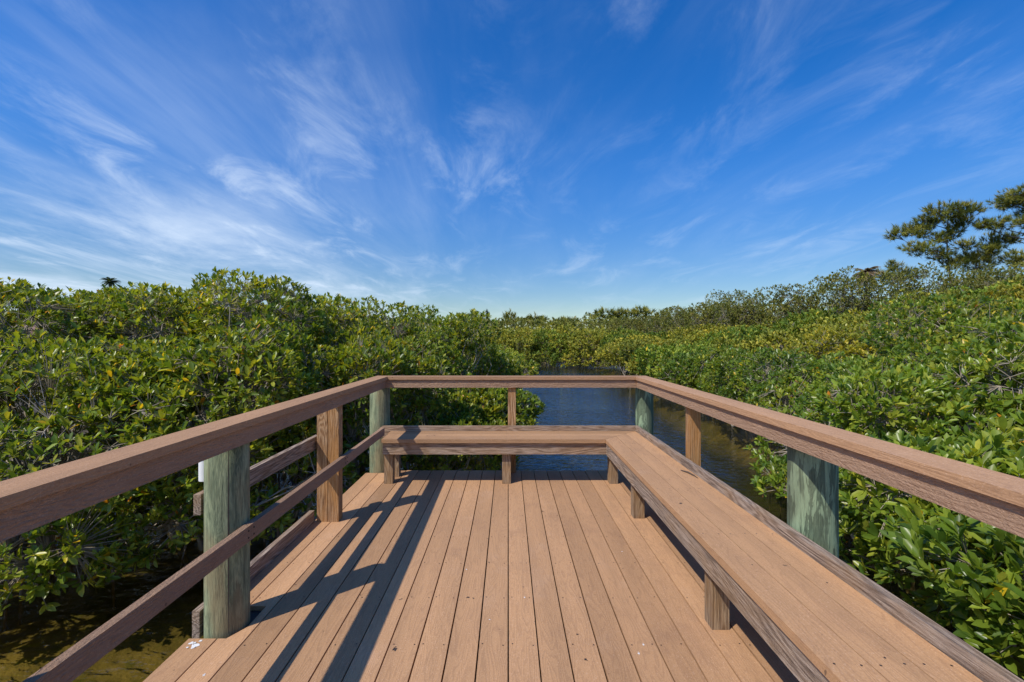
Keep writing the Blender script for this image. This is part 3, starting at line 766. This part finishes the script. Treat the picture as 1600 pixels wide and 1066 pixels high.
# --- right bank: dark glossy mangroves against the deck
RB = 'mangroves on the right bank'
mangrove('big-leaved mangrove pressing against the right railing, nearest the viewer', 4.75, 2.75, 1.22, -0.85, 2.1, 2.2, 4600, 31, DEEP, parts=300, roots=6, group=RB, gap=-0.6, k=7,
         extra=[(3.1, 2.1, -0.15, 0.6, 0.9, 0.55), (3.5, 3.8, -0.2, 0.6, 0.8, 0.5)])
mangrove('mangrove beyond the right bench, its low branches over the water', 5.55, 5.85, 1.25, -0.84, 1.6, 1.75, 3500, 32, DEEP, parts=300, roots=10, group=RB, size=0.105, k=7,
         extra=[(4.55, 7.0, -0.60, 0.65, 0.6, 0.24), (4.05, 6.75, -0.72, 0.42, 0.35, 0.12), (4.4, 5.3, -0.45, 0.6, 0.6, 0.4), (4.9, 7.9, -0.55, 0.5, 0.6, 0.35)])
mangrove('tall big-leaved mangrove at the right edge of the photo', 7.3, 4.9, 2.3, -0.5, 2.1, 2.0, 3800, 33, DEEP, parts=240, group=RB, size=0.105, k=7)
mangrove('green mangrove second along the right waterline from the bench', 6.35, 9.0, 1.35, -0.84, 1.55, 1.9, 3000, 34, DEEP, parts=100, roots=8, group=RB, size=0.10, k=7)
mangrove('tall mangrove with scattered yellow leaves right of the creek', 9.0, 8.3, 2.55, -0.5, 2.1, 2.0, 3300, 35, DEEP, parts=100, group=RB, size=0.10, k=7)
mangrove('green mangrove third along the right waterline from the bench', 7.0, 12.5, 1.35, -0.84, 1.7, 2.1, 2500, 36, DEEP, roots=6, group=RB, size=0.11, near=False)
mangrove('yellow-green mangrove behind the tall one at the right edge', 12.6, 9.8, 3.0, -0.5, 2.3, 2.2, 2900, 37, LIME, size=0.115, group=RB, near=False)
mangrove('yellow-green mangrove at mid distance above the right rail', 10.3, 12.8, 2.25, -0.6, 2.2, 2.2, 2700, 38, LIME, size=0.12, group=RB, near=False)
mangrove('dark mangrove among yellow ones, fourth along the right waterline', 7.5, 16.0, 1.35, -0.84, 1.9, 2.2, 2100, 39, DEEP, size=0.13, near=False, group=RB)
ORD = 'first second third fourth fifth sixth seventh eighth ninth tenth eleventh twelfth thirteenth fourteenth fifteenth sixteenth seventeenth eighteenth nineteenth'.split()
MID = 'yellow-green mangroves in the middle distance on the right'
rg = np.random.default_rng(77)
mid_spots = [(13.4, 14.6, 2.9), (17.2, 14.0, 3.7), (10.6, 17.4, 2.0), (14.4, 18.4, 2.9), (18.6, 18.2, 3.9), (7.9, 20.2, 1.5), (11.6, 22.0, 2.3), (15.8, 22.6, 3.1),
             (8.4, 24.6, 1.6), (12.8, 26.8, 2.5), (9.0, 29.0, 1.8), (17.9, 27.4, 3.4), (13.8, 31.4, 2.8), (9.6, 33.4, 2.0), (21.0, 23.2, 4.5), (22.6, 18.4, 4.4), (10.6, 37.0, 2.2), (14.6, 36.5, 2.8), (19.0, 33, 3.5)]
mid_spots.sort(key=lambda q_: q_[0]/q_[1])
for i, (x, y, tp) in enumerate(mid_spots):
    mangrove(ORD[i] + (' yellow-green' if i % 4 else ' dark green') + ' mangrove from the creek in the middle distance of the right bank', x, y, tp, -0.8 if x < 10 else -0.3, 2.05 + 0.02*y, 2.05 + 0.02*y,
             int(1650 + 14*y), 100+i, LIME if (i % 4) else DEEP, size=0.135 + 0.0027*y, near=False, group=MID, k=6, twig=0.25, tone=0.95 if i % 3 else 0.8, roots=0)
# --- the darker, taller thicket that climbs towards the right
RIDGE = 'olive trees on the skyline at the right'
ridge = [(15.8, 34, 4.9), (18.6, 32, 5.9), (21.8, 31, 6.6), (25.2, 30, 6.6), (28.8, 29.5, 6.9), (32.2, 29, 7.0), (35.5, 29, 7.1), (27, 25, 5.9), (31, 24, 5.9), (15.2, 41, 5.0), (12.6, 46, 4.3), (20, 40, 6.6)]
ridge.sort(key=lambda q_: q_[0]/q_[1])
for i, (x, y, tp) in enumerate(ridge):
    mangrove(ORD[i] + ' dull olive tree from the left along the rising skyline at the right', x, y, tp, -0.2, 2.7, 2.4, 2600, 150+i, OLIVE, size=0.155, near=False, group=RIDGE,
             k=5, twig=0.4, gap=-0.42, upb=0.9, tone=1.05 if i % 2 else 0.9, name='skyline_tree')
# --- far bank across the end of the creek
FAR = 'mangroves closing the far end of the creek'
for i, (x, y, tp, pal) in enumerate(sorted([(0.6, 42.0, 2.55, LIME), (4.0, 42.3, 2.7, GREEN), (7.0, 41.4, 2.6, LIME), (10.6, 41.5, 2.5, GREEN), (-3.5, 43, 2.8, LIME), (-8, 46, 3.1, LIME), (5.6, 46.5, 3.2, LIME),
                                     (2.4, 51.5, 2.9, LIME), (9.0, 51, 3.0, LIME), (-1.6, 26.5, 1.1, GREEN), (-2.2, 21.5, 1.15, GREEN), (-2.0, 32, 1.3, GREEN)], key=lambda q_: q_[0]/q_[1])):
    mangrove(ORD[i] + ' mangrove from the left lining the bend at the far end of the creek', x, y, tp, -0.85, 2.5, 2.3, 1450, 200+i, pal, size=0.27 if y > 40 else 0.2, near=False, group=FAR, k=5, twig=0.25, gap=-0.5,
             extra=[(x-1.0, y-2.1, -0.25, 1.4, 0.7, 0.72), (x+1.1, y-2.0, -0.30, 1.4, 0.7, 0.68)] if 40 < y < 44 else [(x+1.2, y-0.8, -0.35, 1.0, 1.4, 0.6)])
# --- beyond: mangrove flats and wood, one mass
def thicket(name, label, x0, x1, y0, y1, n, topf, pal, size, seed, k=6, mat='leaf_far', keep=None):
    rg = np.random.default_rng(seed)
    Y = y0 + (y1-y0)*rg.random(n)**1.15; X = x0 + (x1-x0)*rg.random(n)
    w1_, w2_ = wobble(seed, 9.0), wobble(seed+5, 3.2)
    Q = np.stack([X, Y, np.zeros(n)], 1)
    h = topf(X, Y) + 0.9*w1_(Q) + 0.5*w2_(Q)
    Z = h - (h + 0.8)*0.75*rg.random(n)**1.8
    P = np.stack([X, Y, Z], 1)
    if keep is not None: P = P[keep(P)]
    N = norm(rg.normal(size=P.shape)*0.5 + np.array([0, -0.5, 0.7]))
    B, d, s, nn, L = leaves_at(P, N, k, size, rg)
    rc, _ = pick(pal, len(P), rg); lc, _ = pick(pal, len(B), rg)
    V, T, C = leaf_geom(B, d, s, nn, L*(0.7 + B[:, 1]/max(y1, 1)*0.6), LEAF4, LEAF4_T, 0.5*lc + 0.5*np.repeat(rc, k, 0))
    o_ = link(name, np_mesh(name, V, T, C), MAT[mat])
    return tag(o_, label, 'thicket', kind='stuff')
thicket('mangrove_flats', 'wide flats of yellow-green mangroves beyond the bend of the creek', -60, 75, 50, 112, 13500, lambda x, y: 2.3 + 0.014*(y-50) + 0.02*np.maximum(x-14, 0), LIME, 0.42, 301)
thicket('left_thicket', 'green thicket behind the mangroves of the left bank', -55, -3.5, 17, 52, 6500, lambda x, y: 1.5 + 0.015*y + 0.028*np.maximum(-x-4, 0), GREEN, 0.30, 302,
        keep=lambda P: P[:, 0] < -4.2 - 0.0*P[:, 1])
thicket('distant_wood', 'low dark green wood along the horizon', -200, 175, 118, 185, 17000, lambda x, y: 6.6 + 0.018*(y-118) + 1.2*np.sin(x*0.05+1)*np.sin(x*0.017), OLIVE, 0.85, 303)
thicket('right_wood', 'olive wood behind the skyline trees at the right', 24, 110, 34, 75, 6500, lambda x, y: 4.6 + 0.06*(x-24), OLIVE, 0.42, 304)

# --- pines
def pine(label, X, Y, trunk_top, clumps, seed, tuft=0.55, needles=26, lean=0.0, group=None, name='pine_tree', per=26, pal=PINE, wid=1.0):
    """clumps: (dx, dz, rx, rz) of the foliage pads around the trunk, metres"""
    rg = np.random.default_rng(seed)
    gz = float(ground_z(np.array(X), np.array(Y)))
    base = Vector((X, Y, gz)); t = empty(name, tuple(base), label, 'tree', group)
    bm_ = bmesh.new(); H = trunk_top - gz
    zs = np.linspace(0, 1, 9); rad = H*0.011
    path = [Vector((lean*H*z_**1.5 + 0.012*H*math.sin(z_*7+seed), 0.01*H*math.sin(z_*5+seed*2), H*z_)) for z_ in zs]
    tube(bm_, path, [rad*(1-0.78*z_) for z_ in zs], 9)
    link('trunk', finish(bm_, 'trunk', smooth=True), MAT['bark_pine'], t, tuple(base))
    tips, Ds = [], []
    for (dx, dz, rx_, rz_) in clumps:
        dy = rg.normal(0, abs(dx)*0.22 + rx_*0.3)
        c = Vector((dx + dy*X/Y, dy, dz + dy*(dz + gz - EYE)/Y))
        z_ = min(0.97, max(0.3, (dz - abs(dx)*0.35)/H)); i0 = z_*8; a = path[int(i0)].lerp(path[min(8, int(i0)+1)], i0 % 1)
        bm2 = bmesh.new(); mid_ = a.lerp(c, 0.55) - Vector((0, 0, 0.08*(c-a).length))
        tube(bm2, [a, mid_, c], [rad*0.30, rad*0.20, rad*0.10], 6)
        n_ = max(8, int(per*rx_*rz_*1.6))
        pts = norm(rg.normal(size=(n_, 3)))*rg.random((n_, 1))**0.45*np.array([rx_, rx_*0.9, rz_]) + np.array(c)
        for p_ in pts[::2]:
            tube(bm2, [mid_.lerp(c, 0.6), (Vector(p_)+c)/2 - Vector((0, 0, 0.05)), Vector(p_)], [rad*0.10, rad*0.07, rad*0.04], 3, False)
        link('limb', finish(bm2, 'limb', smooth=True), MAT['bark_pine'], t, tuple(base))
        tips.append(pts); Ds.append(norm(pts - np.array(c) + np.array([0, 0, rz_*0.9])))
    P = np.concatenate(tips); D = np.concatenate(Ds)
    tpl = NEEDLE.copy(); tpl[:, 1] *= wid*2.2
    B, d, s, nn, L = leaves_at(P, D, needles, tuft, rg, (0.1, 1.7), 0.3)
    rc, _ = pick(pal, len(P), rg)
    V, T, C = leaf_geom(B, d, s, nn, L, tpl, NEEDLE_T, np.repeat(rc, needles, 0)*rg.uniform(0.7, 1.3, (len(B), 1)))
    tag(link('crown', np_mesh('crown', V, T, C), MAT['leaf_far'], t, tuple(base)), kind='stuff')
    return t
def at(px_, py_, Y): return ((px_-794)/711*Y, EYE + (531-py_)/711*Y)
def pine_from(label, px_, Y, pads, seed, top_px, **kw):
    """pads measured on the tree's silhouette (pixels of the photograph), turned into metres at the tree's distance"""
    X, zt = at(px_, top_px, Y); gz = float(ground_z(np.array(X), np.array(Y)))
    cl = [((a-px_)/711*Y, at(a, b, Y)[1]-gz, rx_/711*Y, 1.25*rz_/711*Y) for a, b, rx_, rz_ in pads]
    return pine(label, X, Y, zt, cl, seed, **kw)
pine_from('tall open-crowned pine standing clear above the right skyline', 1484, 62,
          [(1480, 330, 32, 12), (1512, 328, 22, 11), (1452, 346, 22, 12), (1420, 358, 24, 10), (1402, 366, 12, 7), (1440, 362, 16, 9), (1438, 388, 26, 10), (1470, 398, 20, 10), (1500, 350, 22, 11),
           (1482, 366, 16, 10), (1510, 382, 18, 7), (1490, 410, 18, 10), (1512, 402, 16, 9), (1465, 372, 14, 8)], 401, 332, tuft=0.64, per=27, needles=30, wid=1.0)
pine_from('pine cut off by the right edge of the photo', 1606, 60,
          [(1600, 305, 36, 14), (1572, 316, 26, 10), (1560, 350, 24, 9), (1552, 378, 20, 15), (1545, 392, 16, 10), (1580, 372, 18, 8), (1590, 405, 22, 12), (1625, 330, 30, 14), (1640, 370, 26, 12), (1602, 345, 20, 9), (1536, 350, 14, 7)], 402, 305, tuft=0.64, per=27, needles=30, wid=1.0)
pine_from('small spreading pine low between the two tall pines', 1524, 66, [(1524, 402, 18, 8), (1506, 408, 14, 7), (1545, 408, 16, 8), (1530, 418, 22, 8)], 403, 402, tuft=0.6, per=26, wid=1.0)
pine_from('short dark pine left of the tall open-crowned pine', 1402, 70, [(1396, 418, 14, 8), (1380, 428, 16, 8), (1416, 426, 18, 7), (1400, 436, 24, 8), (1438, 430, 16, 6), (1392, 410, 7, 5)], 404, 410, tuft=0.6, per=26, wid=1.0)
UMB = 'flat-topped pines along the horizon'
for i, (lab, px_, yy, w) in enumerate([
        ('widest flat-topped pine on the horizon above the far rail', 945, 486, 26), ('flat-topped pine on the horizon in line with the right rail corner', 1000, 482, 22),
        ('flat-topped pine on the horizon, rightmost of the row', 1070, 486, 16), ('flat-topped pine on the horizon between its two broadest neighbours', 972, 487, 18),
        ('flat-topped pine just right of the right rail corner on the horizon', 1036, 489, 18), ('small flat-topped pine on the horizon above the far centre post', 796, 489, 10),
        ('dark rounded pine on the horizon above the left end of the creek', 732, 494, 14), ('low pine on the horizon between centre post and creek bend', 838, 494, 18),
        ('low pine on the horizon above the middle of the creek', 885, 498, 18)]):
    pine_from(lab, px_, 150, [(px_, yy+2, w*0.7, 4.5), (px_-w*0.6, yy+5, w*0.45, 4), (px_+w*0.6, yy+5, w*0.45, 4), (px_-w*0.1, yy+9, w*0.8, 4), (px_+w*0.4, yy+12, w*0.5, 4)], 420+i, yy+2,
              tuft=1.5, needles=20, per=3.2, group=UMB, wid=2.0)
NF = 'slender cone-shaped conifers on the horizon'
for i, (lab, px_, yy, h_) in enumerate([('taller of two slender cone-shaped conifers on the horizon', 761, 486, 20), ('shorter of two slender cone-shaped conifers on the horizon', 752, 492, 14)]):
    pine_from(lab, px_, 160, [(px_, yy + h_*f, 1.0 + 3.2*f, 1.8) for f in (0.08, 0.22, 0.36, 0.5, 0.64, 0.8, 1.0)], 440+i, yy, tuft=1.0, needles=18, per=6, group=NF, wid=2.0,
              pal=[((0.03, 0.045, 0.03), 1)], name='conifer_tree')
for i, (lab, px_, yy) in enumerate([('dark upright cedar on the skyline left of the olive trees', 1126, 477), ('paler upright cedar right beside the dark one on the skyline', 1141, 475)]):
    pine_from(lab, px_, 48, [(px_ + dx, yy + dy, 5, 4) for dx, dy in ((0, 3), (-3, 8), (4, 9), (0, 13), (-4, 17), (5, 18), (0, 23))], 450+i, yy, tuft=0.32, needles=24, per=40, name='cedar_tree',
              pal=[((0.05, 0.05, 0.025), 1)] if i == 0 else PINE)

# --- palms
def palm(label, px_, py_, Y, seed, size=2.6, dead=False, n=26):
    X, zt = at(px_, py_, Y); gz = float(ground_z(np.array(X), np.array(Y))); rg = np.random.default_rng(seed)
    base = Vector((X, Y, gz)); t = empty('palm_tree', tuple(base), label, 'tree')
    bm_ = bmesh.new(); H = zt-gz
    tube(bm_, [(0.05*H*math.sin(z_*2), 0, H*z_) for z_ in np.linspace(0, 1, 7)], [0.16-0.05*z_ for z_ in np.linspace(0, 1, 7)], 10)
    link('trunk', finish(bm_, 'trunk', smooth=True), MAT['bark_pine'], t, tuple(base))
    top = np.array([0.05*H*math.sin(2), 0, H])
    for f in range(n):
        a = f*2.4 + rg.uniform(-0.2, 0.2); e = rg.uniform(-0.7, 1.2) if not dead else rg.uniform(-1.0, 0.7)
        L = size*rg.uniform(0.8, 1.1); m_ = 26; s_ = np.linspace(0.08, 1, m_)
        h = np.array([math.cos(a), math.sin(a), 0]); pts = top + (h[None]*math.cos(e) + np.array([0, 0, math.sin(e)])[None])*(L*s_)[:, None] - np.array([0, 0, 1])[None]*(L*0.42*s_**2)[:, None]
        tang = norm(np.gradient(pts, axis=0)); side = norm(np.cross(tang, np.array([0, 0, 1.0])))
        Bs, ds, ls = [], [], []
        for sg in (-1, 1):
            Bs.append(pts); ds.append(norm(side*sg + tang*0.7 - np.array([0, 0, 0.35]))); ls.append(L*0.26*np.sin(np.pi*(0.15+0.8*s_)))
        B, d, L_ = np.concatenate(Bs), np.concatenate(ds), np.concatenate(ls)
        nn = norm(np.cross(d, np.concatenate([tang, tang]))); sd = np.cross(nn, d)
        col = np.array((0.27, 0.20, 0.12) if dead else (0.06, 0.085, 0.03))*rg.uniform(0.7, 1.3)
        V, T, C = leaf_geom(B, d, sd, nn, L_, NEEDLE*np.array([1, 4.5, 1]), NEEDLE_T, np.tile(col, (len(B), 1)))
        Vs, Ts = sticks(pts[:-1], pts[1:], 0.02, 0.016, rg, 0.0)
        V, T, C = cat([(V, T, C), (Vs, Ts, np.tile(col, (len(Vs), 1)))])
        link('frond', np_mesh('frond', V, T, C), MAT['leaf_far'], t, tuple(base))
palm('palm head showing above the left mangroves', 166, 440, 42, 501, 0.85, n=40)
palm('withered brown palm head on the right skyline', 1347, 424, 40, 503, 1.25, True, 60)

# --- the house glimpsed through the left mangroves
def house(label, X, Y, w, dpt, h):
    gz = -0.9
    t = empty('house', (X, Y, gz), label, 'house')
    box('wall', X-w/2, X+w/2, Y, Y+dpt, gz, gz+h, MAT['wall'], t, 0.0)
    bm_ = bmesh.new(); e = 0.6; rh = 1.7
    v = [bm_.verts.new(c) for c in ((-w/2-e, -e, h), (w/2+e, -e, h), (w/2+e, dpt+e, h), (-w/2-e, dpt+e, h), (-w/2+2.4, dpt/2, h+rh), (w/2-2.4, dpt/2, h+rh),
                                    (-w/2-e, -e, h-0.2), (w/2+e, -e, h-0.2), (w/2+e, dpt+e, h-0.2), (-w/2-e, dpt+e, h-0.2))]
    for f in ((0, 1, 5, 4), (1, 2, 5), (2, 3, 4, 5), (3, 0, 4), (6, 7, 1, 0), (7, 8, 2, 1), (8, 9, 3, 2), (9, 6, 0, 3), (9, 8, 7, 6)): bm_.faces.new([v[i] for i in f])
    link('roof', finish(bm_, 'roof'), MAT['roof'], t, (X, Y, gz))
    for i in range(4):
        xx = X - w/2 + w*(i+0.5)/4
        wn_ = box('window', xx-0.75, xx+0.75, Y-0.06, Y-0.003, gz+0.9, gz+2.2, MAT['trim'], t, 0.0)
        box('pane', xx-0.67, xx+0.67, Y-0.075, Y-0.062, gz+0.98, gz+2.12, MAT['glass'], wn_, 0.0)
house('pale house with a brown roof glimpsed through the left mangroves', -27.5, 31, 15, 8, 2.9)
